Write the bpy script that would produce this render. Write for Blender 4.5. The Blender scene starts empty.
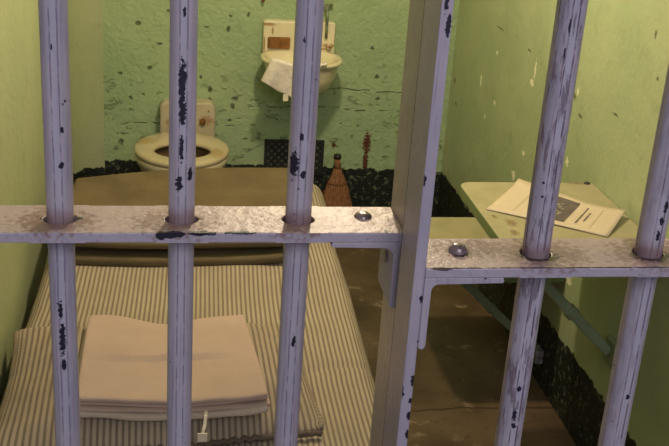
import bpy, bmesh, math, random
from mathutils import Vector, Matrix, noise
random.seed(7)
PI = math.pi
C = bpy.context.scene.collection
S = bpy.context.scene

# ---------------------------------------------------------------- camera
W_PX, F_PX = 669.0, 1073.78
cam_d = bpy.data.cameras.new('camera'); cam = bpy.data.objects.new('camera', cam_d); C.objects.link(cam)
yaw, pit, rol = math.radians(10.1717), math.radians(22.1358), math.radians(3.9998)
fw = Vector((math.sin(yaw)*math.cos(pit), math.cos(yaw)*math.cos(pit), -math.sin(pit)))
rt = Vector((math.cos(yaw), -math.sin(yaw), 0)); up = rt.cross(fw)
r2 = rt*math.cos(rol)+up*math.sin(rol); u2 = -rt*math.sin(rol)+up*math.cos(rol)
m = Matrix((r2, u2, -fw)).transposed().to_4x4(); m.translation = Vector((0.3559, -1.1381, 1.6682))
cam.matrix_world = m
cam_d.sensor_width = 36; cam_d.lens = 36*F_PX/W_PX; cam_d.clip_start = .02
S.camera = cam

# ---------------------------------------------------------------- light
w = bpy.data.worlds.new('corridor_light'); S.world = w; w.use_nodes = True
w.node_tree.nodes['Background'].inputs[0].default_value = (.64, .64, .84, 1)
w.node_tree.nodes['Background'].inputs[1].default_value = .20
def lamp(name, kind, loc, energy, col, size=.05, rot=None, sy=None):
    l = bpy.data.lights.new(name, kind); l.energy = energy; l.color = col
    if kind == 'AREA':
        l.size = size
        if sy: l.shape = 'RECTANGLE'; l.size_y = sy
    else: l.shadow_soft_size = size
    o = bpy.data.objects.new(name, l); C.objects.link(o); o.location = loc
    if rot: o.rotation_euler = rot
    return o
lamp('cell_bulb', 'POINT', (.81, 1.60, 1.92), 54, (1.0, .80, .57), .045)
lamp('corridor_skylight', 'AREA', (.75, -2.9, 3.1), 66, (.88, .88, 1.0), 1.8, (math.radians(57), 0, 0))
vs = S.view_settings
vs.view_transform = 'Standard'; vs.look = 'None'; vs.exposure = 0.0; vs.gamma = 1.0; vs.use_curve_mapping = False

# ---------------------------------------------------------------- materials
class NT:
    def __init__(s, name, rough=.5, spec=.5, metal=0):
        s.m = bpy.data.materials.new(name); s.m.use_nodes = True; s.t = s.m.node_tree
        s.b = s.t.nodes['Principled BSDF']
        s.b.inputs['Roughness'].default_value = rough; s.b.inputs['Metallic'].default_value = metal
        s.b.inputs['Specular IOR Level'].default_value = spec
        s.tc = s.n('ShaderNodeTexCoord'); s.obj = s.tc.outputs['Object']
    def n(s, k, **kw):
        x = s.t.nodes.new(k)
        for a, b in kw.items(): setattr(x, a, b)
        return x
    def l(s, a, b): s.t.links.new(a, b)
    def set(s, sock, v):
        if isinstance(v, (int, float)): sock.default_value = v
        elif isinstance(v, (tuple, list)): sock.default_value = tuple(v) + ((1,) if len(v) == 3 and sock.type == 'RGBA' else ())
        else: s.l(v, sock)
    def math(s, op, a, b=0.0, c=None, clamp=False):
        x = s.n('ShaderNodeMath', operation=op); x.use_clamp = clamp
        s.set(x.inputs[0], a); s.set(x.inputs[1], b)
        if c is not None: s.set(x.inputs[2], c)
        return x.outputs[0]
    def vec(s, op, a, b):
        x = s.n('ShaderNodeVectorMath', operation=op); s.set(x.inputs[0], a); s.set(x.inputs[1], b)
        return x.outputs[1] if op == 'LENGTH' else x.outputs[0]
    def noise(s, scale, detail=3, rough=.55, vec=None, stretch=None):
        x = s.n('ShaderNodeTexNoise'); x.inputs['Scale'].default_value = scale
        x.inputs['Detail'].default_value = detail; x.inputs['Roughness'].default_value = rough
        v = vec or s.obj
        if stretch: v = s.vec('MULTIPLY', v, stretch)
        s.l(v, x.inputs['Vector']); return x.outputs[0]
    def step(s, v, a, b):
        x = s.n('ShaderNodeMapRange'); x.interpolation_type = 'SMOOTHSTEP'
        s.set(x.inputs[0], v); s.set(x.inputs[1], a); s.set(x.inputs[2], b); return x.outputs[0]
    def mix(s, f, a, b):
        x = s.n('ShaderNodeMix', data_type='RGBA'); s.set(x.inputs[0], f); s.set(x.inputs[6], a); s.set(x.inputs[7], b)
        return x.outputs[2]
    def blobs(s, lst, nscale=60, amp=1.1, edge=.12):
        """mask of irregular spots: list of (centre, radii)"""
        cur = None
        for cc, rr in lst:
            d = s.vec('LENGTH', s.vec('MULTIPLY', s.vec('SUBTRACT', s.obj, cc), tuple(1/q for q in rr)), (0, 0, 0))
            cur = d if cur is None else s.math('MINIMUM', cur, d)
        nz = s.math('MULTIPLY', s.math('SUBTRACT', s.noise(nscale, 4, .6), .5), amp*2)
        return s.step(s.math('ADD', cur, nz), 1+edge, 1-edge)
    def z(s):
        x = s.n('ShaderNodeSeparateXYZ'); s.l(s.obj, x.inputs[0]); return x.outputs
    def bump(s, h, strength=.4, dist=.01):
        x = s.n('ShaderNodeBump'); x.inputs['Strength'].default_value = strength; x.inputs['Distance'].default_value = dist
        s.l(h, x.inputs['Height']); s.l(x.outputs[0], s.b.inputs['Normal']); return x
    def color(s, c): s.set(s.b.inputs['Base Color'], c)
    def rough(s, c): s.set(s.b.inputs['Roughness'], c)

def hexc(r, g, b):
    f = lambda c: (c/255/12.92) if c <= 10 else ((c/255+.055)/1.055)**2.4
    return (f(r), f(g), f(b))

def paint_bar(name, chips=(), chipscale=170, dark_streaks=0.0, cx=None, groove=.6, rust_z=None):
    q = NT(name, .33, .45)
    n1 = q.noise(9, 4); n2 = q.noise(120, 3)
    base = q.mix(q.step(n1, .35, .65), (.43, .37, .41), (.36, .32, .38))
    # brush streaks running along the bar
    st = q.noise(1, 4, .6, stretch=(260, 260, 9))
    base = q.mix(q.math('MULTIPLY', q.step(st, .50, .72), .55), base, (.50, .45, .52))
    base = q.mix(q.math('MULTIPLY', q.step(st, .46, .30), .5), base, (.20, .15, .22))
    # tiny knocks all over
    v = q.n('ShaderNodeTexVoronoi'); v.inputs['Scale'].default_value = 85; q.l(q.obj, v.inputs['Vector'])
    kn = q.math('MULTIPLY', q.step(v.outputs[0], .17, .10), q.step(q.noise(22, 2), .56, .64))
    base = q.mix(kn, base, (.035, .02, .05))
    if cx is not None:
        X, Y, Z = q.z()
        dx = q.math('ABSOLUTE', q.math('SUBTRACT', X, cx))
        wobble = q.math('MULTIPLY', q.math('SUBTRACT', q.noise(1, 3, stretch=(90, 90, 30)), .5), .0016)
        gl = q.step(q.math('ABSOLUTE', q.math('SUBTRACT', q.math('ADD', dx, wobble), .0040)), .0013, .0003)   # crevice shade painted along the groove edges
        gl = q.math('MULTIPLY', gl, q.step(q.noise(60, 3), .30, .55))
        base = q.mix(q.math('MULTIPLY', q.step(dx, .0036, .0028), .45), base, (.45, .43, .50))  # paler groove floor: the corridor light it catches, painted in
        base = q.mix(q.math('MULTIPLY', gl, groove), base, (.10, .075, .11))
        rz = q.math('ADD', Z, q.math('MULTIPLY', q.math('SUBTRACT', q.noise(50, 3), .5), .02))
        near = q.math('MULTIPLY', q.step(rz, 1.226, 1.205), q.step(rz, 1.190, 1.196))
        base = q.mix(q.math('MULTIPLY', near, .7), base, (.17, .085, .07))
    if dark_streaks:
        ds = q.noise(1, 5, .7, stretch=(150, 150, 22))
        base = q.mix(q.math('MULTIPLY', q.step(ds, .50, .60), dark_streaks), base, (.13, .09, .11))
    if chips:
        mk = q.blobs([(c_, tuple(v*.85 for v in r_)) for c_, r_ in chips], 270, 1.25, .08)
        base = q.mix(mk, base, (.012, .010, .022))
        q.rough(q.math('ADD', .33, q.math('MULTIPLY', mk, .3)))
    q.color(base)
    h = q.math('ADD', q.math('MULTIPLY', st, .4), q.math('ADD', q.math('MULTIPLY', n2, .5), q.math('MULTIPLY', q.noise(35, 3), .8)))
    q.bump(h, .35, .0025)
    return q.m

def paint_flat(name, base1, base2, chips=(), bumpy=.5, rough=.3, stains=(), stain_col=(.10, .05, .04), chipcol=(.012, .010, .022), side=None):
    q = NT(name, rough, .5)
    n1 = q.noise(14, 5); n2 = q.noise(75, 4)
    base = q.mix(q.step(n1, .3, .7), base1, base2)
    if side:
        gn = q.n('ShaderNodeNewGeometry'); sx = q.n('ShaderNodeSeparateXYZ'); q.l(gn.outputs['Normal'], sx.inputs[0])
        base = q.mix(q.step(sx.outputs[2], .5, .8), side, base)      # bulb warmth painted on level faces, cool corridor tint on the rest
    base = q.mix(q.math('MULTIPLY', q.step(q.noise(190, 3), .60, .70), .35), base, (.15, .09, .09))
    if stains: base = q.mix(q.math('MULTIPLY', q.blobs(stains, 140, 1.5, .45), .8), base, stain_col)
    if chips: base = q.mix(q.blobs(chips, 130, .8, .1), base, chipcol)
    q.color(base)
    h = q.math('ADD', n2, q.math('MULTIPLY', q.noise(28, 3), 1.0)); q.bump(h, bumpy, .003)
    return q.m

def plain(name, col, rough=.5, spec=.5, var=.12, scale=12, bump=0, bscale=80, metal=0, sheen=0):
    q = NT(name, rough, spec, metal)
    d = tuple(c*(1-var*2) for c in col)
    q.color(q.mix(q.step(q.noise(scale, 4), .3, .7), d, col))
    if bump: q.bump(q.noise(bscale, 4), bump, .004)
    if sheen: q.b.inputs['Sheen Weight'].default_value = sheen
    return q.m

L = 2.937; WX = 1.52; LX = .03
def wall_mat(name, g1, g2, chips=(), flecks=(), rust=(), cracks=False, bump=.5, dado=.22):
    q = NT(name, .42, .4)
    n1 = q.noise(3.2, 5); x, y, z = q.z()
    base = q.mix(q.step(n1, .35, .65), g1, g2)
    base = q.mix(q.math('MULTIPLY', q.step(q.noise(16, 5), .56, .74), .40), base, tuple(c*.66 for c in g1))
    ring = q.noise(42, 3)
    h = q.math('ADD', q.math('MULTIPLY', q.noise(11, 5), 1.0), q.math('MULTIPLY', q.noise(60, 4), .5))
    if cracks:
        wob = q.math('MULTIPLY', q.math('SUBTRACT', q.noise(7, 4), .5), .05)
        zz = q.math('ADD', z, wob)
        for zc, x0, x1 in ((.478, .70, 1.3), (.555, 1.0, 1.35), (.40, .2, .7)):
            d = q.math('ABSOLUTE', q.math('SUBTRACT', zz, zc))
            ln = q.math('MULTIPLY', q.step(d, .0045, .0012), q.step(q.math('ABSOLUTE', q.math('SUBTRACT', x, (x0+x1)/2)), (x1-x0)/2, (x1-x0)/2-.06))
            ln = q.math('MULTIPLY', ln, q.step(q.noise(25, 2), .40, .52))
            base = q.mix(q.math('MULTIPLY', ln, .45), base, tuple(c*.35 for c in g1))
            h = q.math('SUBTRACT', h, q.math('MULTIPLY', ln, .8))
        # spalled plaster, denser low down
        sp = q.noise(1, 6, .62, stretch=(24, 24, 44))
        lo = q.step(z, .75, .30)
        fl = q.math('MULTIPLY', q.step(sp, .60, .66), q.math('ADD', .12, q.math('MULTIPLY', lo, .55)))
        base = q.mix(fl, base, tuple(c*.45 for c in g1))
        h = q.math('SUBTRACT', h, q.math('MULTIPLY', fl, .9))
    if chips:
        mk = q.blobs([(c_, tuple(v*.72 for v in r_)) for c_, r_ in chips], 150, 1.6, .35)
        base = q.mix(q.math('MULTIPLY', mk, .75), base, (.06, .045, .02))
        h = q.math('SUBTRACT', h, mk)
    if flecks: base = q.mix(q.blobs([(c_, (r_[0], r_[1]*.62, r_[2]*.68)) for c_, r_ in flecks], 130, 1.5, .1), base, (.80, .78, .56))
    if rust: base = q.mix(q.blobs(rust, 130, 1.5, .3), base, (.10, .032, .014))
    # black painted band round the foot of the wall, worn through in specks
    e = q.math('ADD', z, q.math('MULTIPLY', q.math('SUBTRACT', q.noise(34, 5), .5), .05))
    if cracks: e = q.math('ADD', e, q.math('MULTIPLY', q.math('SUBTRACT', x, 1.4), .024))
    band = q.step(e, dado+.003, dado-.003)
    wn = q.noise(46, 6, .75)
    blk = q.mix(q.step(wn, .545, .62), (.010, .013, .009), (.13, .155, .09))
    base = q.mix(band, base, blk)
    q.color(base); q.rough(q.math('ADD', .42, q.math('MULTIPLY', band, .12)))
    q.bump(h, bump, .012)
    return q.m

M = {}
bx_ = lambda L_, r: [((x, y, z), r) for x, y, z in L_]
back_chips = [((x, L, z), (a*.8, .05, b*.8)) for x, z, a, b in (
    (.399, .845, .010, .008), (.286, .794, .016, .012), (.366, .718, .012, .007), (.33, .623, .012, .009),
    (.258, .505, .010, .012), (.306, .52, .008, .007), (.56, .543, .012, .016), (.658, .51, .016, .012),
    (.541, .788, .012, .006), (.624, .783, .012, .015), (.524, .593, .008, .009), (.632, .833, .009, .006),
    (1.189, .725, .010, .012), (1.216, .61, .011, .012), (.649, .48, .013, .016), (1.227, .522, .012, .009),
    (.56, .50, .010, .016), (.70, .84, .008, .012), (.22, .60, .012, .006), (.64, .42, .01, .008), (.22, .33, .014, .01))]
M['back'] = wall_mat('green_plaster_back', (.36, .46, .245), (.31, .415, .22), back_chips,
    rust=[((1.197, L, .335), (.014, .05, .045)), ((1.196, L, .25), (.010, .05, .075)), ((1.06, L, .325), (.008, .05, .012))], cracks=True, bump=.75)
M['left'] = wall_mat('green_plaster_left', (.405, .44, .25), (.37, .41, .225), bump=.35)
fl = [((WX, y, z), (.05, a, b)) for y, z, a, b in (
    (2.543, .709, .016, .028), (2.003, .885, .010, .052), (2.018, .845, .026, .016), (2.397, .847, .02, .010),
    (2.357, .679, .018, .010), (2.45, .601, .012, .014), (1.643, .919, .010, .016), (2.006, .612, .018, .012),
    (2.072, .514, .03, .022), (2.10, .44, .02, .05), (2.0, .616, .014, .008), (1.643, .711, .016, .018), (1.50, .40, .03, .02))]
dk = [((WX, y, z), (.05, a, b)) for y, z, a, b in (
    (1.234, 1.173, .007, .014), (1.184, 1.078, .008, .008), (2.881, .618, .016, .018), (2.831, .537, .02, .01),
    (2.391, .933, .05, .004), (2.079, .932, .02, .004), (1.377, .932, .02, .005), (1.60, .86, .02, .006), (1.66, .90, .012, .012))]
M['right'] = wall_mat('green_plaster_right', (.405, .46, .26), (.35, .42, .23), dk, fl, bump=.28)
M['ceiling'] = plain('ceiling_paint', (.45, .45, .32), .6)

def floor_mat():
    q = NT('worn_concrete_floor', .42, .4)
    base = q.mix(q.step(q.noise(4, 6), .3, .7), (.062, .039, .020), (.135, .09, .05))
    base = q.mix(q.math('MULTIPLY', q.step(q.noise(30, 6, .7), .55, .68), .8), base, (.06, .035, .018))
    base = q.mix(q.math('MULTIPLY', q.step(q.noise(9, 4, .7), .58, .7), .5), base, (.42, .32, .2))
    x, y, z = q.z()
    wob = q.math('ADD', y, q.math('MULTIPLY', q.math('SUBTRACT', q.noise(6, 4), .5), .06))
    cr = q.step(q.math('ABSOLUTE', q.math('SUBTRACT', wob, 1.47)), .008, .002)
    base = q.mix(q.math('MULTIPLY', cr, .8), base, (.03, .018, .01))
    q.color(base); q.bump(q.noise(40, 5), .3, .004); return q.m
M['floor'] = floor_mat()

def ticking(name, pitch, c1, c2, wrinkle=.3):
    q = NT(name, .85, .15)
    uv = q.n('ShaderNodeSeparateXYZ'); q.l(q.tc.outputs['UV'], uv.inputs[0])
    u = q.math('FRACT', q.math('DIVIDE', uv.outputs[0], pitch))
    d = q.math('ABSOLUTE', q.math('SUBTRACT', u, .5))
    st = q.step(d, .30, .14)
    thin = q.math('MULTIPLY', q.step(q.math('ABSOLUTE', q.math('SUBTRACT', d, .37)), .05, .02), .35)
    st = q.math('MAXIMUM', st, thin)
    n = q.noise(7, 5)
    a = q.mix(q.step(n, .3, .7), c1, tuple(k*.86 for k in c1))
    st = q.math('MULTIPLY', st, q.math('ADD', .72, q.math('MULTIPLY', q.noise(90, 3), .35)))
    q.color(q.mix(st, a, c2))
    wv = q.noise(1, 3, stretch=(14, 5, 9)); fine = q.noise(420, 2)
    q.bump(q.math('ADD', wv, q.math('MULTIPLY', fine, .10)), wrinkle, .02)
    return q.m
M['mattress'] = ticking('mattress_ticking', .0110, (.42, .35, .25), (.16, .125, .09))
M['pillow'] = ticking('pillow_ticking', .0116, (.41, .33, .24), (.155, .12, .09), .35)

def cloth(name, c, var=.15, weave=260, wr=.3, dist=.012):
    q = NT(name, .92, .1)
    q.color(q.mix(q.step(q.noise(10, 5), .3, .7), tuple(k*(1-var) for k in c), c))
    q.bump(q.math('ADD', q.noise(14, 4), q.math('MULTIPLY', q.noise(weave, 3), .25)), wr, dist)
    return q.m
M['blanket'] = cloth('wool_blanket', (.145, .11, .058), .22, 200, .25)
M['sheet'] = cloth('unbleached_sheet', (.47, .35, .285), .08)
M['towel'] = cloth('pale_terry', (.52, .43, .35), .10, 300, .4)
M['towel2'] = cloth('white_hand_towel', (.88, .80, .70), .12, 240, .5, .02)
M['tag'] = plain('tag_cotton', (.80, .72, .55), .8)

def porcelain(name, col, stains=(), sc=(.30, .16, .05)):
    q = NT(name, .22, .5)
    base = q.mix(q.step(q.noise(7, 4), .35, .65), col, tuple(k*.88 for k in col))
    if stains: base = q.mix(q.math('MULTIPLY', q.blobs(stains, 90, .9, .4), .8), base, sc)
    q.color(base); q.b.inputs['Coat Weight'].default_value = .25; return q.m
M['bowl_in'] = plain('bowl_scale', (.16, .10, .045), .4)
M['toilet'] = porcelain('stained_porcelain', (.52, .45, .29), [((.545, 2.86, .44), (.03, .03, .02)), ((.41, 2.86, .43), (.02, .03, .015)), ((.60, 2.62, .40), (.02, .05, .02)), ((.30, 2.55, .405), (.05, .03, .02))])
M['seat'] = porcelain('yellowed_seat', (.54, .455, .28), [((.30, 2.70, .415), (.05, .04, .02)), ((.57, 2.57, .415), (.03, .05, .02))], (.42, .28, .10))
M['sink'] = porcelain('sink_enamel', (.76, .68, .45), [((.775, 2.89, .815), (.022, .06, .006)), ((.79, 2.89, .79), (.004, .06, .012)), ((1.033, 2.89, .78), (.004, .06, .04)), ((.76, 2.89, .74), (.004, .06, .03)), ((1.01, 2.89, .74), (.024, .06, .008)), ((.99, 2.89, .725), (.03, .06, .005))])
M['rust'] = plain('rusty_brown', (.27, .115, .03), .6, .3, .25, 30, .4)
M['iron'] = plain('dark_iron', (.02, .02, .018), .55, .4)
M['hole'] = plain('dark_void', (.012, .008, .005), .9, .1)
M['water'] = plain('toilet_water', (.10, .05, .02), .1, .5)
M['steel'] = plain('worn_steel', (.42, .38, .36), .38, .5, .3, 60, .4, 120, .35)
M['pipe'] = plain('grey_green_pipe', (.24, .27, .17), .45, .4, .3, 40)
M['bolt'] = plain('painted_bolt', (.33, .25, .25), .28, .6, .35, 90, .4, 120, .25)
M['table'] = paint_flat('table_paint', (.38, .335, .195), (.32, .295, .165), (), .35, .38,
    stains=[((1.20, 1.16, .72), (.012, .02, .02)), ((1.17, 1.20, .72), (.006, .01, .02)), ((1.19, 1.10, .72), (.010, .016, .02)), ((1.47, 1.44, .72), (.02, .008, .02)), ((1.35, 1.42, .72), (.012, .008, .02))], stain_col=(.18, .11, .05))
M['tedge'] = paint_flat('table_green', (.20, .25, .11), (.17, .22, .095), (), .3, .4)
M['brace'] = paint_flat('brace_green', (.20, .235, .13), (.165, .20, .115), (), .3, .4)
def straw():
    q = NT('broom_straw', .8, .2)
    s_ = q.noise(1, 4, .6, stretch=(240, 240, 10))
    q.color(q.mix(q.step(s_, .35, .65), (.15, .065, .03), (.30, .145, .065))); q.bump(s_, .6, .004); return q.m
M['straw'] = straw()
M['paper'] = plain('pamphlet_paper', (.60, .50, .35), .6, .3, .04, 8)
M['ink'] = plain('printed_grey', (.15, .12, .11), .6, .3, .2, 60)
M['ink_light'] = plain('printed_pale', (.42, .38, .30), .6, .3, .2, 60)
M['rule'] = plain('faint_rule', (.52, .42, .28), .6, .3)

CH = lambda x, y, lst: [((x+dx, y-R_, z), (a, .012, b)) for dx, z, a, b in lst]
R_ = .0155

# ---------------------------------------------------------------- mesh helpers
def obj(name, bm, mat, parent=None, smooth=False, bevel=0, loc=None, seg=2, uv=None):
    me = bpy.data.meshes.new(name)
    bmesh.ops.recalc_face_normals(bm, faces=bm.faces[:]) if not getattr(bm, '_keep', False) else None
    bm.to_mesh(me); bm.free()
    o = bpy.data.objects.new(name, me); C.objects.link(o)
    if isinstance(mat, (list, tuple)):
        for k in mat: me.materials.append(k)
    else: me.materials.append(mat)
    if parent: o.parent = parent
    if smooth:
        for p in me.polygons: p.use_smooth = True
    if bevel:
        b = o.modifiers.new('bevel', 'BEVEL'); b.width = bevel; b.segments = seg; b.limit_method = 'ANGLE'; b.angle_limit = math.radians(40)
    if loc: o.location = loc
    return o
def thing(name, label, cat, loc=(0, 0, 0), group=None):
    o = bpy.data.objects.new(name, None); C.objects.link(o); o.location = (0, 0, 0); o.empty_display_size = .05
    o['label'] = label; o['category'] = cat
    if group: o['group'] = group
    return o
def tag(o, label, cat, group=None):
    o['label'] = label; o['category'] = cat
    if group: o['group'] = group
    return o
def box(bm, x0, x1, y0, y1, z0, z1, mi=0):
    v = [bm.verts.new((x, y, z)) for z in (z0, z1) for y in (y0, y1) for x in (x0, x1)]
    for f in ((0, 2, 3, 1), (4, 5, 7, 6), (0, 1, 5, 4), (2, 6, 7, 3), (0, 4, 6, 2), (1, 3, 7, 5)):
        bm.faces.new([v[i] for i in f]).material_index = mi
    return v
def loft(bm, rings, cap0=True, cap1=True, close=True):
    vr = [[bm.verts.new(p) for p in r] for r in rings]
    n = len(vr[0])
    for a, b in zip(vr[:-1], vr[1:]):
        for i in range(n if close else n-1):
            j = (i+1) % n; bm.faces.new((a[i], a[j], b[j], b[i]))
    if cap0: bm.faces.new(vr[0][::-1])
    if cap1: bm.faces.new(vr[-1])
    return vr
def prism(bm, pts, axis, a, b):
    def P(u, v, t): return {'y': (u, t, v), 'z': (u, v, t), 'x': (t, u, v)}[axis]
    loft(bm, [[P(u, v, a) for u, v in pts], [P(u, v, b) for u, v in pts]])
def tube(bm, pts, r, seg=12, cap=True):
    pts = [Vector(p) for p in pts]; rings = []
    for i, p in enumerate(pts):
        d = (pts[min(i+1, len(pts)-1)]-pts[max(i-1, 0)]).normalized()
        a = d.orthogonal().normalized() if i == 0 else (a-d*a.dot(d)).normalized()
        b = d.cross(a); rr = r[i] if isinstance(r, (list, tuple)) else r
        rings.append([p+a*math.cos(2*PI*k/seg)*rr+b*math.sin(2*PI*k/seg)*rr for k in range(seg)])
    loft(bm, rings, cap, cap)
def slab(x0, x1, y0, y1, z0, z1, r, nx, ny, nz, warp=None):
    """soft rounded block with planar UVs taken before warping"""
    bm = bmesh.new(); uvl = bm.loops.layers.uv.new('UVMap')
    hx, hy, hz = (x1-x0)/2, (y1-y0)/2, (z1-z0)/2; cx, cy, cz = (x0+x1)/2, (y0+y1)/2, (z0+z1)/2
    cache = {}; uvs = {}
    def g(i, j, k):
        if (i, j, k) in cache: return cache[i, j, k]
        p = Vector(((2*i/nx-1)*hx, (2*j/ny-1)*hy, (2*k/nz-1)*hz))
        q = Vector((max(-(hx-r), min(hx-r, p.x)), max(-(hy-r), min(hy-r, p.y)), max(-(hz-r), min(hz-r, p.z))))
        d = p-q
        if d.length > 1e-7: d = d.normalized()*r
        q = q+d; uvp = (p.x+cx, p.y+cy)
        P = Vector((q.x+cx, q.y+cy, q.z+cz))
        if warp: P = Vector(warp(P))
        v = bm.verts.new(P); cache[i, j, k] = v; uvs[v] = uvp; return v
    def face(vs, side):
        f = bm.faces.new(vs); f.smooth = True
        for lp in f.loops:
            u, v = uvs[lp.vert]
            lp[uvl].uv = (v, u) if side == 'x' else (u, v)
    for i in range(nx):
        for j in range(ny):
            face([g(i, j, nz), g(i+1, j, nz), g(i+1, j+1, nz), g(i, j+1, nz)], 'z')
            face([g(i, j, 0), g(i, j+1, 0), g(i+1, j+1, 0), g(i+1, j, 0)], 'z')
    for i in range(nx):
        for k in range(nz):
            face([g(i, 0, k), g(i+1, 0, k), g(i+1, 0, k+1), g(i, 0, k+1)], 'y')
            face([g(i, ny, k), g(i, ny, k+1), g(i+1, ny, k+1), g(i+1, ny, k)], 'y')
    for j in range(ny):
        for k in range(nz):
            face([g(0, j, k), g(0, j, k+1), g(0, j+1, k+1), g(0, j+1, k)], 'x')
            face([g(nx, j, k), g(nx, j+1, k), g(nx, j+1, k+1), g(nx, j, k+1)], 'x')
    return bm
def nz(x, y, z, s=1): return noise.noise(Vector((x*s, y*s, z*s)))
def struct(name, bm, mat, **k):
    o = obj(name, bm, mat, **k); o['kind'] = 'structure'; return o

# ---------------------------------------------------------------- the cell
H = 2.25; T = .18
bm = bmesh.new(); box(bm, LX-T, WX+T, -2.6, L+T, -.15, 0); struct('floor', bm, M['floor'])
bm = bmesh.new(); box(bm, LX-T, WX+T, -.18, L+T, H, H+.15); struct('ceiling', bm, M['ceiling'])
bm = bmesh.new(); box(bm, LX-T, LX, -.05, L+T, 0, H); struct('wall_left', bm, M['left'])
bm = bmesh.new(); box(bm, WX, WX+T, -.05, L+T, 0, H); struct('wall_right', bm, M['right'])
bm = bmesh.new(); box(bm, LX, WX, L, L+T, 0, H); struct('wall_back', bm, M['back'])
# rounded filler in the rear left corner
pts = [(LX, L), (LX, L-.14)]
for k in range(1, 13): a = PI/2*k/12; pts.append((LX+.125*(1-math.cos(a)), L-.14*(1-math.sin(a))))
bm = bmesh.new(); prism(bm, pts[::-1], 'z', 0, H); struct('trim_1', bm, M['left'], smooth=False)
bm = bmesh.new(); box(bm, LX, WX, -.17, .05, 2.12, H); struct('wall_front', bm, M['left'])

# ---------------------------------------------------------------- bars
def bar_bm(cx, cy, z0, z1, seed):
    n = 96; rings = []; m_ = 70
    for k in range(m_+1):
        z = z0+(z1-z0)*k/m_; ring = []
        for i in range(n):
            a = 2*PI*i/n                              # a = 0 faces the corridor (-y)
            r = R_*(1+.012*nz(math.cos(a)*1.5+seed, math.sin(a)*1.5, z*9))
            for c0 in (0, PI):                        # rolled groove front and back
                d = (a-c0+PI) % (2*PI)-PI
                e_ = 1/(1+math.exp((abs(d)-.25)/.022))
                r = r*(1-e_)+(R_*.90/max(.9, math.cos(d)))*e_
                r -= R_*.05*math.exp(-((abs(d)-.27)/.05)**2)
                r += R_*.02*math.exp(-((abs(d)-.50)/.14)**2)
            for c0 in (PI/2, -PI/2):
                d = (a-c0+PI) % (2*PI)-PI
                r -= R_*.06*math.exp(-(d/.25)**2)
            ring.append((cx+math.sin(a)*r, cy-math.cos(a)*r, z))
        rings.append(ring)
    bm = bmesh.new(); loft(bm, rings); return bm
def weld_bm(cx, cy, z, seed):
    """paint and rust lump where a bar meets the crossbar"""
    bm = bmesh.new(); n = 32; rings = []
    for k, (dr, dz) in enumerate(((.0035, 0), (.0030, .0014), (.0016, .0030), (.0002, .0052))):
        rings.append([(cx+math.sin(a)*(R_+dr*(1+.6*nz(math.sin(a)*2+seed, math.cos(a)*2, k))), cy-math.cos(a)*(R_+dr*(1+.6*nz(math.sin(a)*2+seed, math.cos(a)*2, k))), z+dz) for a in [2*PI*i/n for i in range(n)]])
    loft(bm, rings, False, False); return bm
def plate(x0, x1, y0, y1, z0, z1, holes):
    """flat bar with drilled oval holes: holes = (cx, cy, rx, ry)"""
    bm = bmesh.new(); n = 32; hs = sorted(holes); cut = [x0]
    for h in hs: cut += [h[0]-.03, h[0]+.03]
    cut.append(x1)
    def quad(a, b):
        for z, fl_ in ((z1, 1), (z0, 0)):
            v = [bm.verts.new(p) for p in ((a, y0, z), (b, y0, z), (b, y1, z), (a, y1, z))]
            bm.faces.new(v if fl_ else v[::-1])
        for y in (y0, y1): bm.faces.new([bm.verts.new(p) for p in ((a, y, z0), (b, y, z0), (b, y, z1), (a, y, z1))])
    for i in range(0, len(cut), 2): quad(cut[i], cut[i+1])
    for cx, cy, rx, ry in hs:
        a, b = cx-.03, cx+.03; pr = []
        for k in range(n):
            t = 2*PI*k/n; c_, s_ = math.cos(t), math.sin(t)
            hx = .03; q = min(hx/abs(c_) if abs(c_) > 1e-6 else 9, ((y1-cy) if s_ > 0 else (cy-y0))/abs(s_) if abs(s_) > 1e-6 else 9)
            pr.append(((cx+rx*c_, cy+ry*s_), (cx+q*c_, cy+q*s_)))
        # exact corners
        corners = [(b, y1), (a, y1), (a, y0), (b, y0)]
        rings = []
        for z in (z1, z0):
            vi = [bm.verts.new((*p[0], z)) for p in pr]; vo = [bm.verts.new((*p[1], z)) for p in pr]
            for k in range(n):
                j = (k+1) % n; (ax, ay), (bx2, by2) = pr[k][1], pr[j][1]; extra = None
                if abs(ax-bx2) > 1e-6 and abs(ay-by2) > 1e-6:
                    for c2 in corners:
                        if (abs(c2[0]-ax) < 1e-6 or abs(c2[1]-ay) < 1e-6) and (abs(c2[0]-bx2) < 1e-6 or abs(c2[1]-by2) < 1e-6): extra = bm.verts.new((*c2, z))
                bm.faces.new([vi[k], vo[k]]+([extra] if extra else [])+[vo[j], vi[j]])
            rings.append(vi)
        for k in range(n):
            j = (k+1) % n; bm.faces.new((rings[0][k], rings[0][j], rings[1][j], rings[1][k]))
        for y in (y0, y1): bm.faces.new([bm.verts.new(p) for p in ((a, y, z0), (b, y, z0), (b, y, z1), (a, y, z1))])
    for x in (x0, x1): bm.faces.new([bm.verts.new(p) for p in ((x, y0, z0), (x, y1, z0), (x, y1, z1), (x, y0, z1))])
    bmesh.ops.remove_doubles(bm, verts=bm.verts[:], dist=1e-5)
    return bm
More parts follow.
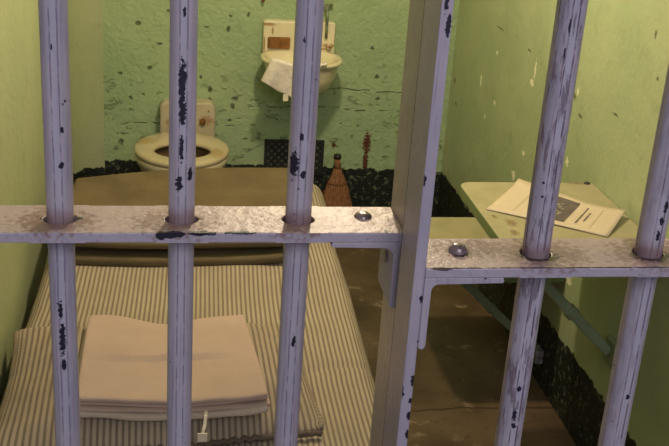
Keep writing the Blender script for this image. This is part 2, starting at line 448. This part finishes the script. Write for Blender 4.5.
def lbracket(xh, xi, xo, zt, zi, zb, y0, y1, fr):
    """bent strap under a crossbar: horizontal leg xh..xo (thickness zt-zi), vertical leg between xi and xo down to zb"""
    s = 1 if xo > xh else -1
    p = [(xh, zt), (xo, zt), (xo, zb+.004)]
    for k in range(1, 6): a = PI/2*k/5; p.append((xo+(xi-xo)*(.5-.5*math.cos(a*2)), zb+.004-.005*math.sin(a*2)))
    p.append((xi, zi-fr))
    for k in range(1, 6):
        a = PI/2*k/5; p.append((xi-s*fr*(1-math.cos(a)), zi-fr+fr*math.sin(a)))
    for k in range(1, 4): a = PI/4*k; p.append((xh+s*.003-s*.004*math.sin(a), zi+(zt-zi)*(.5-.5*math.cos(a))))
    bm = bmesh.new(); prism(bm, p, 'y', y0, y1); return bm
def dome(bm, cx, cy, z, r, h, n=24):
    rings = [[(cx+rr*r*math.cos(2*PI*i/n), cy+rr*r*math.sin(2*PI*i/n), z+hh*h) for i in range(n)] for rr, hh in ((1.12, 0), (1.08, .25), (.95, .55), (.75, .8), (.45, .95), (.15, 1.0))]
    loft(bm, rings, False, True)

ZC = 1.2025; HD = .041
left_x = [.1170, .2505, .3838, .5171]
lm = {.1170: paint_bar('bar_paint_a', cx=.1170),
 .2505: paint_bar('bar_paint_b', CH(.2505, 0, [(-.002, 1.096, .0028, .012), (-.001, 1.058, .0040, .024), (0, 1.025, .0034, .010), (.004, 1.27, .0030, .005), (-.002, 1.40, .0014, .004), (.006, 1.31, .002, .004)]), 260, cx=.2505),
 .3838: paint_bar('bar_paint_c', CH(.3838, 0, [(-.001, 1.365, .0048, .030), (-.0005, 1.335, .0045, .022), (-.001, 1.29, .0026, .018), (-.003, 1.25, .0044, .010), (.0085, 1.262, .0032, .010), (.0005, 1.44, .0018, .008)]), 260, cx=.3838),
 .5171: paint_bar('bar_paint_d', CH(.5171, 0, [(-.0105, 1.274, .0060, .019), (-.003, 1.306, .0026, .006), (.001, 1.262, .0034, .006), (-.006, 1.415, .0013, .004), (.001, 1.05, .003, .010)]), 260, cx=.5171)}
gr = thing('bar_grille', 'fixed lavender-painted grille of three bars and upper left crossbar in front of the bed', 'bars')
for x in left_x:
    obj('bar', bar_bm(x, 0, .02, 2.13, x*50), lm[x], gr, smooth=True)
cross_pale = ((.66, .50, .44), (.56, .42, .38))
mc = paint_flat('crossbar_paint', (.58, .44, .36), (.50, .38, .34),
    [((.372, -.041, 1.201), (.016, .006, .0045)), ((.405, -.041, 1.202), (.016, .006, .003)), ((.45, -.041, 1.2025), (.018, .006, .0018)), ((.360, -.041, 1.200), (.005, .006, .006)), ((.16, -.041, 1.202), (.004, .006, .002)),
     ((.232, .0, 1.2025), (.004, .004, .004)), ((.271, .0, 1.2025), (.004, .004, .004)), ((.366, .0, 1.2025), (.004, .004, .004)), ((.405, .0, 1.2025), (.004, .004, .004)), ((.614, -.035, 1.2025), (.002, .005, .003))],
    .55, .46, stains=[((x-.006, -.010, 1.203), (.040, .032, .012)) for x in left_x], stain_col=(.20, .10, .075), side=(.40, .35, .40))  # dark spots at the bar feet: rust with the bars' shadow painted in
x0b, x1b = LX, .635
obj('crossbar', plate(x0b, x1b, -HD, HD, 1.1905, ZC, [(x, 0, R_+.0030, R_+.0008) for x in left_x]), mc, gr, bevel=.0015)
mcf = paint_flat('frame_paint', (.46, .385, .36), (.39, .33, .32), [((.635, -.05, 1.30), (.01, .006, .01))], .45, .35)
bm = bmesh.new(); box(bm, .635, .648, -.050, .041, .0, 2.12); obj('jamb', bm, mcf, gr, bevel=.0015)
obj('bracket', lbracket(.552, .6240, .635, 1.1905, 1.1835, 1.108, -HD, .030, .012), mc, gr, bevel=.0012)
bm = bmesh.new(); dome(bm, .595, .009, ZC, .0095, .0055); obj('rivet', bm, M['bolt'], gr, smooth=True)
bm = bmesh.new()
for k, (r, dx) in enumerate(((.0075, 0),)):
    tube(bm, [(.6242, -.006, 1.158), (.6215, -.006, 1.158)], r, 20)
obj('bolt', bm, M['bolt'], gr, smooth=False, bevel=.001)
bm = bmesh.new(); box(bm, LX, .635, -HD, HD, 0, .02); obj('sill', bm, mcf, gr)
bm = bmesh.new(); box(bm, LX, .635, -HD, HD, 2.10, 2.12); obj('head_rail', bm, mcf, gr)

DY = -.0941
door_x = [.7724, .9057, 1.0390, 1.1723, 1.3056]
dm = {.7724: paint_bar('bar_paint_e', CH(.7724, DY, [(-.005, 1.458, .0012, .010), (-.006, 1.43, .001, .008), (-.001, 1.035, .003, .004), (-.002, 1.00, .0032, .010), (-.001, .985, .003, .005)]), 260, .75, cx=.7724, groove=.95),
 .9057: paint_bar('bar_paint_f', CH(.9057, DY, [(.004, 1.262, .0025, .008), (.002, 1.245, .0028, .006), (.001, 1.228, .0026, .007), (.002, 1.02, .0028, .004)]), 260, .25, cx=.9057, groove=.8)}
pb = paint_bar('bar_paint_g')
dr = thing('barred_door', 'sliding barred door with lower right crossbar, in front of the table', 'door')
for x in door_x: obj('bar', bar_bm(x, DY, .03, 2.06, x*31), dm.get(x, pb), dr, smooth=True)
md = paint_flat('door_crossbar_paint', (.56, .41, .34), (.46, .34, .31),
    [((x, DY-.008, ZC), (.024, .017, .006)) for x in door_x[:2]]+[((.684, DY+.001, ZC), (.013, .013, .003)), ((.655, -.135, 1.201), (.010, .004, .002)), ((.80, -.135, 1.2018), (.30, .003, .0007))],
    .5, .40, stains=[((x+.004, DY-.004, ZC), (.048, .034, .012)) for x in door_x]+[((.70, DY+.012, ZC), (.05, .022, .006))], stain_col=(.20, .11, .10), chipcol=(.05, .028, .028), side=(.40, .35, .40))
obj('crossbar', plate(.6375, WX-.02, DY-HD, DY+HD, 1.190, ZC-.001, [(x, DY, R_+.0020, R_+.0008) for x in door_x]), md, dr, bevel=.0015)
mst = paint_bar('stile_paint', [((xx, -.135, z), (.0028, .01, b)) for xx, z, b in ((.630, 1.49, .02), (.634, 1.46, .015), (.636, 1.065, .008), (.636, 1.02, .006), (.625, 1.05, .008), (.636, 1.165, .005), (.625, 1.30, .008), (.636, 1.04, .004), (.636, .995, .006))], 220)
mss = paint_flat('stile_side_warm_light', (.46, .385, .37), (.39, .33, .33), [((.625, -.0665, 1.3), (.01, .0034, 3.0))], .4, .35)  # warm light painted on the stile side; dark line for the shaded seam gap
bm = bmesh.new(); box(bm, .6250, .6375, -.135, -.066, .02, 2.06); o = obj('stile', bm, [mst, mss], dr, bevel=.0015)
for p in o.data.polygons: p.material_index = 1 if p.normal.x < -.5 else 0
obj('bracket', lbracket(.725, .6460, .6375, 1.190, 1.1825, 1.105, -.135, -.075, .008), mst, dr, bevel=.0012)
bm = bmesh.new(); dome(bm, .6845, DY+.005, ZC-.001, .0095, .009); obj('bolt', bm, M['bolt'], dr, smooth=True)
bm = bmesh.new(); box(bm, .623, WX-.02, DY-HD, DY+HD, 0, .03); obj('sill', bm, mcf, dr)
bm = bmesh.new(); box(bm, .623, WX-.02, DY-HD, DY+HD, 2.06, 2.12); obj('head_rail', bm, mcf, dr)

# ---------------------------------------------------------------- bed
bf = thing('bed_frame', 'low steel bed frame under the striped mattress beside the left wall', 'bed')
bm = bmesh.new()
for x in (.05, .79): box(bm, x, x+.03, .18, 2.06, .34, .38)
for y in (.18, 2.03): box(bm, .08, .79, y, y+.03, .34, .38)
obj('side_rail', bm, M['brace'], bf)
bm = bmesh.new(); box(bm, .08, .79, .21, 2.03, .365, .377); obj('spring_base', bm, M['brace'], bf)
for x in (.05, .79):
    for y in (.18, 2.03):
        bm = bmesh.new(); box(bm, x, x+.03, y, y+.03, 0, .34); obj('leg', bm, M['brace'], bf)
def mw(P):
    x, y, z = P
    t = max(0, (y-.8)/1.3)
    x = x+.058*t+.008*nz(x, y, 0, 3)*(1 if x > .4 else .3)
    if z > .44: z += .007*nz(x, y, 3, 3.2)+.004*nz(x, y, 7, 9)-.006*math.exp(-((y-.85-.22*(x-.66))/.010)**2)*(1 if x > .6 else .3)-.005*math.exp(-((y-1.28-.1*x)/.012)**2)*(1 if x > .6 else .2)-.006*math.exp(-((y-1.47+.25*(x-.45))/.03)**2)*(1 if .35 < x < .7 else 0)
    if z > .44: z -= .022*max(0, (abs(x-.44)-.30)/.1)**2*.5
    return (x, y, z)
o = obj('mattress', slab(.040, .828, .17, 2.085, .38, .500, .045, 90, 150, 10, mw), M['mattress'], smooth=True)
tag(o, 'long mattress in tan striped ticking, lying on the bed frame', 'mattress')
# pillow
def pw(P):
    x, y, z = P
    u = (x-.365)/.305; v = (y-.80)/.235
    e = max(0, 1-abs(u)**3.2)*max(0, 1-abs(v)**3.0)
    zz = .501+(z-.501)*(.28+.72*min(1, e*1.3))
    cxn = 1+.05*abs(v)**2*abs(u)**3
    x = .365+u*.305*cxn; y = .80+v*.235*(1+.05*abs(u)**3)
    if z > .52: zz += .006*nz(x, y, 1, 8)*e+.003*nz(x, y, 5, 22)
    y += .006*nz(x, 0, 2, 12)*(1 if v < -.8 else 0)
    zz = max(zz, .499)
    if x > .40 and v < .6: y += .055*((x-.40)/.27)*min(1, (.6-v)/1.2)
    return (x, y, zz)
pl = thing('pillow', 'flat striped pillow at the near end of the bed, under the folded linen', 'pillow')
obj('pillow_body', slab(.06, .67, .565, 1.035, .501, .566, .030, 80, 56, 8, pw), M['pillow'], pl, smooth=True)
bm = bmesh.new(); pp = []
for k in range(61):
    x = .075+.595*k/60; pp.append((x, .562+(.052*((x-.40)/.27) if x > .40 else 0)+.018*(abs((x-.365)/.305)**3)*-1+.002*math.sin(k*2.4), .5135+.003*math.sin(k*3.1)))
tube(bm, pp, .0055, 8); obj('welt', bm, plain('piping', (.12, .09, .065), .9), pl, smooth=True)
# blanket: two thick folds
bl = thing('folded_blanket', 'thick brown wool blanket folded across the far half of the mattress', 'blanket')
def bw(amp, front, seed):
    def f(P):
        x, y, z = P
        t = (y-1.41)/.6
        x = x+.06*max(0, t)*(1 if x > .4 else .3)
        z += amp*nz(x, y, seed, 4)+.006*t
        z -= .004*math.sin((x-.1)/.6*PI)*(1 if y < 1.6 else .3)
        if y < 1.5: y += front*math.sin((x-.10)*5.3+.5)+.006*nz(x, seed, 0, 9)
        k_ = max(0, (y-1.5)/.48)
        y += .012*nz(x, seed, 2, 3)*k_+.030*math.sin((x-.1)/.62*PI)*k_-.125*max(0, 1-(x-.1)/.66)*k_
        return (x, y, z)
    return f
o = obj('lower_fold', slab(.110, .690, 1.405, 1.975, .497, .524, .0125, 60, 60, 5, bw(.004, -.009, 3)), M['blanket'], bl, smooth=True)
o = obj('inner_fold', slab(.120, .688, 1.455, 1.960, .520, .545, .0120, 50, 50, 5, bw(.003, -.006, 6)), M['blanket'], bl, smooth=True)
o = obj('upper_fold', slab(.106, .704, 1.418, 1.985, .541, .563, .0108, 60, 60, 5, bw(.005, -.008, 9)), M['blanket'], bl, smooth=True)
# linen on pillow
def lw(seed, am, front=.0):
    def f(P):
        x, y, z = P
        dx = .020*(.97-y)/.36            # sides lean outwards to the front
        x = x+(dx if x > .38 else -dx*.2)
        y += .010*math.sin((x-.20)*17)*(1 if y > .8 else .35)+am*nz(x, seed, 0, 14)
        if y > .75: y -= .048*math.exp(-((x-.365)/.075)**2)*((y-.75)/.2)
        z += am*.6*nz(x, y, seed, 9)-.010*math.sin((x-.21)/.33*PI)*(1 if y < .75 else .2)
        z -= .014*max(0, (y-.80)/.17)
        return (x, y, z)
    return f
tw = thing('folded_towel', 'pale folded towel with hanging tape, directly on the striped pillow', 'towel')
obj('towel_body', slab(.205, .545, .588, .955, .563, .577, .0068, 60, 40, 4, lw(4, .007)), M['towel'], tw, smooth=True)
bm = bmesh.new(); tp = [(.448, .592, .574), (.447, .578, .571), (.445, .566, .560), (.443, .558, .556), (.441, .552, .550)]
vs_ = [[bm.verts.new((x+s_, y, z)) for s_ in (-.003, .003)] for x, y, z in tp]
for a, b in zip(vs_[:-1], vs_[1:]): bm.faces.new((a[0], a[1], b[1], b[0]))
o = obj('tape', bm, M['tag'], tw); so = o.modifiers.new('s', 'SOLIDIFY'); so.thickness = .001; o['label'] = 'thin cotton tape'
bm = bmesh.new(); box(bm, .431, .449, .548, .5505, .534, .552); obj('care_tag', bm, M['tag'], tw)
sh = thing('folded_sheet', 'beige sheet folded in layers, on top of the pale towel', 'sheet')
z = .5765
for k, (a, b, c_, t_) in enumerate(((.212, .548, .594, .0085), (.216, .545, .600, .0085), (.214, .543, .597, .010))):
    obj('fold_layer', slab(a, b, c_, .963-k*.004, z, z+t_, t_*.48, 60, 40, 4, lw(11+k*3, .0045)), M['sheet'], sh, smooth=True); z += t_

# ---------------------------------------------------------------- toilet
def ell(cx, cy, rx, ry, z, n=48, egg=0):
    return [(cx+rx*math.cos(t)*(1+egg*math.sin(t)), cy+ry*math.sin(t), z) for t in [2*PI*i/n for i in range(n)]]
to = thing('toilet', 'stained cream porcelain toilet with open seat by the back wall', 'toilet')
tcx, tcy = .447, 2.635
bm = bmesh.new()
rings = [ell(tcx, 2.70, .10, .15, 0), ell(tcx, 2.70, .095, .145, .04), ell(tcx, 2.71, .085, .125, .12), ell(tcx, 2.70, .10, .14, .20), ell(tcx, 2.665, .145, .175, .30), ell(tcx, 2.645, .165, .188, .355), ell(tcx, tcy, .170, .192, .385),
         ell(tcx, tcy, .155, .175, .386), ell(tcx, 2.62, .112, .112, .384), ell(tcx, 2.625, .105, .105, .36), ell(tcx, 2.63, .085, .085, .29), ell(tcx, 2.64, .055, .055, .24), ell(tcx, 2.64, .02, .02, .235)]
loft(bm, rings); o = obj('bowl', bm, [M['toilet'], M['bowl_in']], to, smooth=True)
for p in o.data.polygons:
    c_ = p.center
    if math.hypot(c_.x-tcx, c_.y-2.63) < .118 and c_.z > .2 and p.normal.z > -.2: p.material_index = 1
bm = bmesh.new(); loft(bm, [ell(tcx, 2.635, .078, .078, .275), ell(tcx, 2.635, .074, .074, .2755)]); obj('water', bm, M['water'], to)
bm = bmesh.new(); n = 56; prof = []
for k in range(14):
    a = 2*PI*k/14; prof.append((math.cos(a), math.sin(a)))
rg = []
for i in range(n):
    t = 2*PI*i/n; o_ = Vector((tcx+.174*math.cos(t), 2.643+.197*math.sin(t))); h_ = Vector((.449+.100*math.cos(t), 2.610+.090*math.sin(t)))
    ring = []
    for a, b in prof:
        w_ = .5+.5*math.copysign(abs(a)**.6, a); p = h_.lerp(o_, w_)
        ring.append((p.x, p.y, .397+.013*math.copysign(abs(b)**.7, b)))
    rg.append(ring)
vr = [[bm.verts.new(p) for p in r] for r in rg]
for i in range(n):
    a, b = vr[i], vr[(i+1) % n]
    for k in range(14): j = (k+1) % 14; bm.faces.new((a[k], a[j], b[j], b[k]))
obj('toilet_seat', bm, M['seat'], to, smooth=True)
def rrect(x0, x1, z0, z1, r, n=6):
    p = []
    for cx, cz, a0 in ((x1-r, z1-r, 0), (x0+r, z1-r, PI/2), (x0+r, z0+r, PI), (x1-r, z0+r, 3*PI/2)):
        for k in range(n+1): a = a0+PI/2*k/n; p.append((cx+r*math.cos(a), cz+r*math.sin(a)))
    return p
bm = bmesh.new(); prism(bm, rrect(.368, .580, .12, .508, .028), 'y', 2.875, L); obj('back_panel', bm, M['toilet'], to, bevel=.008, seg=3)
bm = bmesh.new(); box(bm, .385, .51, 2.79, 2.88, .15, .37); obj('outlet', bm, M['toilet'], to, bevel=.02, seg=3)
bm = bmesh.new(); tube(bm, [(.531, 2.877, .433), (.531, 2.864, .433), (.531, 2.861, .433)], [.012, .012, .006], 16); obj('flush_button', bm, M['rust'], to, smooth=True)
bm = bmesh.new(); tube(bm, [(.553, 2.877, .475), (.553, 2.871, .475)], [.004, .003], 10); obj('screw', bm, M['rust'], to, smooth=True)

# ---------------------------------------------------------------- sink
sk = thing('wall_sink', 'small cream enamel sink with backsplash high on the back wall', 'sink')
bm = bmesh.new(); prism(bm, rrect(.755, 1.032, .70, .829, .012), 'y', 2.895, L); obj('backsplash', bm, M['sink'], sk, bevel=.006, seg=3)
scx = .888
def dring(rx, fy, ky, z, n=48, cx=.893, cy=2.80):
    """oval ring; fy reaches forwards, ky back towards the wall"""
    p = []
    for k in range(n):
        t = 2*PI*k/n; c_, s_ = math.cos(t), math.sin(t)
        x = cx+rx*math.copysign(abs(c_)**.9, c_); y = cy+(ky if s_ > 0 else fy)*math.copysign(abs(s_)**.9, s_)
        p.append((x, min(y, L-.002), z))
    return p
bm = bmesh.new()
rings = [dring(.03, .03, .03, .578), dring(.080, .075, .09, .584), dring(.112, .105, .12, .610), dring(.130, .122, .13, .650), dring(.139, .130, .134, .685), dring(.144, .134, .135, .700), dring(.152, .143, .135, .704), dring(.155, .147, .135, .711), dring(.151, .143, .135, .717),
         dring(.140, .132, .095, .717), dring(.128, .120, .085, .708), dring(.108, .10, .075, .670), dring(.075, .07, .055, .640), dring(.02, .02, .02, .632)]
loft(bm, rings); obj('basin', bm, M['sink'], sk, smooth=True)
bm = bmesh.new(); prism(bm, rrect(.772, .858, .724, .768, .006), 'y', 2.886, 2.897); obj('soap_dish', bm, M['rust'], sk, bevel=.002)
bm = bmesh.new(); tube(bm, [(1.010, 2.896, .738), (1.010, 2.884, .738), (1.010, 2.880, .738)], [.013, .012, .008], 20); obj('tap_button', bm, M['sink'], sk, smooth=True)
bm = bmesh.new(); tube(bm, [(1.010, 2.880, .738), (1.010, 2.876, .738)], .004, 10); obj('tap_pin', bm, M['rust'], sk, smooth=True)
bm = bmesh.new(); tube(bm, [(.90, 2.84, .60), (.90, 2.84, .50), (.90, 2.87, .46), (.90, 2.93, .45)], .017, 14); obj('drain_pipe', bm, M['iron'], sk, smooth=True)
tp_ = thing('supply_pipe', 'short grey pipe stub on the wall above the sink', 'pipe')
bm = bmesh.new(); tube(bm, [(.995, 2.885, .770), (.995, 2.888, .83), (.996, 2.90, .90)], [.0055, .006, .006], 12); obj('pipe', bm, M['pipe'], tp_, smooth=True)
bm = bmesh.new(); tube(bm, [(.975, 2.915, .885), (1.018, 2.915, .893)], .006, 10); tube(bm, [(.995, L, .88), (.995, 2.895, .88)], .009, 12); obj('pipe_bracket', bm, M['pipe'], tp_, smooth=True)
bm = bmesh.new(); tube(bm, [(.752, L, .905), (.752, 2.915, .905), (.751, 2.91, .895)], [.007, .007, .004], 10)
tag(obj('wall_hook', bm, M['rust'], smooth=True), 'tiny rusty hook on the wall above the sink, near the top edge', 'hook')
# hand towel over the rim
ht = thing('hand_towel', 'white hand towel draped over the front of the sink', 'towel')
A, B, Cc, D = Vector((.765, 0, .726)), Vector((.733, 0, .646)), Vector((.856, 0, .588)), Vector((.968, 0, .724))
bm = bmesh.new(); N1, N2 = 30, 34; grid = []
for i in range(N1+1):
    s_ = i/N1; row = []
    for j in range(N2+1):
        t = j/N2-.28                       # t < 0: over the rim into the basin
        top = A.lerp(D, s_); bot = B.lerp(Cc, min(1, s_*1.35)) if s_ < .74 else Cc.lerp(D, (s_-.74)/.26*.96)
        rim = 2.653+.075*abs((top.x-.893)/.15)**2.4
        if t >= 0:
            tt = t/.72; p = top.lerp(bot, tt); y = rim-.012-.010*math.sin(s_*9+1)*tt-.006*math.sin(s_*17)*tt+.022*tt
            z_ = p.z+.003*math.sin(s_*14)
            x_ = p.x
        else:
            u_ = -t/.28; x_ = top.x*(1-.12*u_)+.12*u_*scx; y = rim-.012+.085*u_; z_ = top.z+.003-.05*max(0, u_-.35)+.004*math.sin(s_*11)
        row.append(bm.verts.new((x_, y, z_)))
    grid.append(row)
for i in range(N1):
    for j in range(N2): bm.faces.new((grid[i][j], grid[i+1][j], grid[i+1][j+1], grid[i][j+1]))
o = obj('cloth', bm, M['towel2'], ht, smooth=True); so = o.modifiers.new('s', 'SOLIDIFY'); so.thickness = .006
bm = bmesh.new(); box(bm, .812, .831, 2.650, 2.652, .586, .612); obj('care_tag', bm, M['tag'], ht)

# ---------------------------------------------------------------- vent, broom
vt = thing('wall_vent', 'black lattice vent low on the back wall below the sink', 'vent')
bm = bmesh.new(); box(bm, .787, 1.015, L-.004, L, .205, .342); obj('vent_backing', bm, plain('vent_void', (.17, .18, .11), .8, .1), vt)
bm = bmesh.new()
for a in ((.781, 1.021, .334, .346), (.781, 1.021, .200, .212), (.781, .793, .212, .334), (1.009, 1.021, .212, .334)): box(bm, a[0], a[1], L-.014, L-.001, a[2], a[3])
obj('vent_frame', bm, M['iron'], vt)
bm = bmesh.new()
def seg_(x0, z0, x1, z1, y):
    d = Vector((x1-x0, 0, z1-z0)); nrm = Vector((-d.z, 0, d.x)).normalized()*.0040
    if d.length < .004: return
    p = [Vector((x0, y, z0)), Vector((x1, y, z1))]
    q = [p[0]+nrm, p[1]+nrm, p[1]-nrm, p[0]-nrm]
    loft(bm, [[tuple(v) for v in q], [(v.x, v.y-.003, v.z) for v in q]])
X0, X1, Z0, Z1 = .792, 1.010, .211, .335
for k in range(-9, 16):
    for s_, y in ((1, L-.007), (-1, L-.0101)):
        c0 = X0+k*.0285; pts_ = []
        xa = max(X0, c0); xb = min(X1, c0+(Z1-Z0))
        if xb > xa:
            za, zb = Z0+(xa-c0), Z0+(xb-c0)
            if s_ < 0: za, zb = Z1-(xa-c0), Z1-(xb-c0)
            seg_(xa, za, xb, zb, y)
obj('lattice', bm, M['iron'], vt)

br = thing('whisk_broom', 'reddish straw whisk broom standing against the back wall', 'broom')
bm = bmesh.new(); rings = []
prof_ = [(0, .085, .030, 2.845), (.06, .076, .028, 2.855), (.12, .060, .025, 2.862), (.17, .046, .022, 2.868), (.205, .032, .020, 2.873), (.228, .021, .017, 2.877), (.245, .0150, .0145, 2.88)]
for z_, rx, ry, y in prof_: rings.append([(1.074+rx*math.cos(2*PI*k/40)*(1+.03*random.uniform(-1, 1)), y+ry*math.sin(2*PI*k/40), z_) for k in range(40)])
loft(bm, rings); obj('bristles', bm, M['straw'], br, smooth=True)
bm = bmesh.new(); tube(bm, [(1.074, 2.88, .243), (1.073, 2.884, .265), (1.072, 2.888, .285)], [.0145, .0115, .012], 16); obj('handle', bm, M['straw'], br, smooth=True)
bm = bmesh.new(); tube(bm, [(1.072, 2.888, .283), (1.072, 2.890, .292), (1.071, 2.892, .302)], [.0155, .0165, .013], 16); obj('handle_cap', bm, M['iron'], br, smooth=True)
bm = bmesh.new()
for zz, rx in ((.15, .054), (.19, .040)): tube(bm, [(1.074+rx*math.cos(2*PI*k/24), 2.869+.026*math.sin(2*PI*k/24), zz) for k in range(25)], .0016, 6)
obj('stitching', bm, M['rust'], br, smooth=True)

# ---------------------------------------------------------------- table and seat
def ptop(x0, x1, y0, y1, z0, z1, r):
    bm = bmesh.new(); p = [(x1, y0), (x1, y1)]
    for k in range(7): a = PI/2+PI/2*k/6; p.append((x0+r+r*math.cos(a), y1-r+r*math.sin(a)))
    for k in range(7): a = PI+PI/2*k/6; p.append((x0+r+r*math.cos(a), y0+r+r*math.sin(a)))
    prism(bm, p, 'z', z0, z1); return bm
def brace(parent, y, x0, z0, x1, z1, r=.011):
    p, q = Vector((x0, y, z0)), Vector((x1, y, z1)); d = (q-p)
    bm = bmesh.new(); n_ = Vector((-d.z, 0, d.x)).normalized()*.013
    a = [p+n_, q+n_, q-n_, p-n_]
    loft(bm, [[(v.x, y-.009, v.z) for v in a], [(v.x, y+.009, v.z) for v in a]])
    return obj('brace', bm, M['brace'], parent, bevel=.004)
tb = thing('wall_table', 'yellow-green steel table folded down from the right wall, holding the pamphlet', 'table')
bm = ptop(1.142, WX-.001, .93, 1.446, .690, .72, .036)
for f in bm.faces: f.material_index = 1 if abs(f.normal.z) < .5 else 0
o = obj('table_top', bm, [M['table'], M['tedge']], tb, bevel=.003)
for p in o.data.polygons: p.material_index = 0 if p.normal.z > .5 else 1
for y in (1.15,):
    b_ = brace(tb, y, 1.185, .678, 1.505, .365)
    bm = bmesh.new(); p = Vector((1.385, y, .482)); d = Vector((.71, 0, -.70)); tube(bm, [p-d*.014, p+d*.014], .018, 14); obj('brace_collar', bm, M['brace'], tb, smooth=False, bevel=.002)
    bm = bmesh.new(); box(bm, 1.505, WX-.0005, y-.03, y+.03, .33, .40); obj('wall_plate', bm, M['brace'], tb, bevel=.003)
bm = bmesh.new(); box(bm, 1.15, WX-.002, .99, 1.01, .672, .690); obj('under_rail', bm, M['brace'], tb)
bm = bmesh.new(); box(bm, 1.15, WX-.002, 1.37, 1.39, .672, .690); obj('under_rail', bm, M['brace'], tb)
bm = bmesh.new(); dome(bm, 1.500, 1.438, .72, .008, .005, 16); obj('bolt', bm, M['iron'], tb, smooth=True)
st = thing('wall_bench', 'lower yellow-green fold-down bench seat behind the table, near the back wall', 'bench')
bm = ptop(1.150, WX-.001, 1.52, 1.960, .385, .41, .02)
o = obj('bench_top', bm, [M['table'], M['tedge']], st, bevel=.003)
for p in o.data.polygons: p.material_index = 0 if p.normal.z > .5 else 1
brace(st, 1.62, 1.215, .375, 1.505, .105)
bm = bmesh.new(); p = Vector((1.345, 1.62, .254)); d = Vector((.73, 0, -.68)); tube(bm, [p-d*.010, p+d*.010], .016, 14); obj('brace_collar', bm, M['brace'], st, bevel=.002)
bm = bmesh.new(); box(bm, 1.495, WX-.0005, 1.59, 1.65, .075, .12); obj('wall_plate', bm, M['steel'], st, bevel=.003)
bm = bmesh.new(); box(bm, 1.17, WX-.002, 1.61, 1.63, .370, .385); obj('under_rail', bm, M['brace'], st)

# pamphlet on the table
pa = thing('pamphlet', 'open printed pamphlet with a dark picture, lying askew on the table', 'pamphlet')
P00, P01 = Vector((1.161, 1.244, .7225)), Vector((1.306, 1.440, .7225))       # short left edge
P10, P11 = Vector((1.410, 1.069, .7245)), Vector((1.506, 1.196, .7245))       # right end
def pz(u, v):                                    # u along, v across
    p = P00.lerp(P10, u).lerp(P01.lerp(P11, u), v)
    p.z = .7225+.0015*math.sin(u*PI)+.018*max(0, (u-.62)/.38)**1.6*v+.010*max(0, (v-.7)/.3)**2*(1-u)
    return p
def sheet(u0, u1, v0, v1, lift, nu=24, nv=10, th=0):
    bm = bmesh.new(); g = [[bm.verts.new(pz(u0+(u1-u0)*i/nu, v0+(v1-v0)*j/nv)+Vector((0, 0, lift))) for j in range(nv+1)] for i in range(nu+1)]
    for i in range(nu):
        for j in range(nv): bm.faces.new((g[i][j], g[i+1][j], g[i+1][j+1], g[i][j+1]))
    return bm
o = obj('page', sheet(0, 1, 0, 1, 0), M['paper'], pa, smooth=True)
so = o.modifiers.new('s', 'SOLIDIFY'); so.thickness = .0012
obj('picture', sheet(.35, .62, .13, .90, .0010), M['ink'], pa, smooth=True)
bm = bmesh.new()
rnd = random.Random(4)
for k in range(26):                              # pale blotches of the printed picture
    a = rnd.uniform(0, 2*PI); r_ = rnd.uniform(.3, 1); uu = .485+.065*math.cos(a)*r_; vv = .50+.24*math.sin(a)*r_
    q = [pz(uu+du, vv+dv)+Vector((0, 0, .0014)) for du, dv in ((-.008, -.018), (.008, -.012), (.010, .02), (-.006, .016))]
    bm.faces.new([bm.verts.new(v) for v in q])
obj('picture_highlight', bm, M['ink_light'], pa)
bm = bmesh.new()
for u_, v0, v1 in ((.705, .20, .84), (.752, .32, .66)):
    v = v0
    while v < v1:
        l_ = rnd.uniform(.012, .03)
        q = [pz(u_+du, v+dv)+Vector((0, 0, .0012)) for du, dv in ((-.007, 0), (.007, 0), (.007, l_), (-.007, l_))]
        bm.faces.new([bm.verts.new(k) for k in q]); v += l_+(.006 if rnd.random() < .75 else .02)
obj('print_line', bm, M['ink'], pa)
bm = bmesh.new()
for u_, v0, v1 in ((.20, .10, .90), (.83, .12, .88)):
    q = [pz(u_+du, vv)+Vector((0, 0, .0010)) for du, vv in ((-.002, v0), (.002, v0), (.002, v1), (-.002, v1))]
    bm.faces.new([bm.verts.new(k) for k in q])
obj('fold_line', bm, M['rule'], pa)
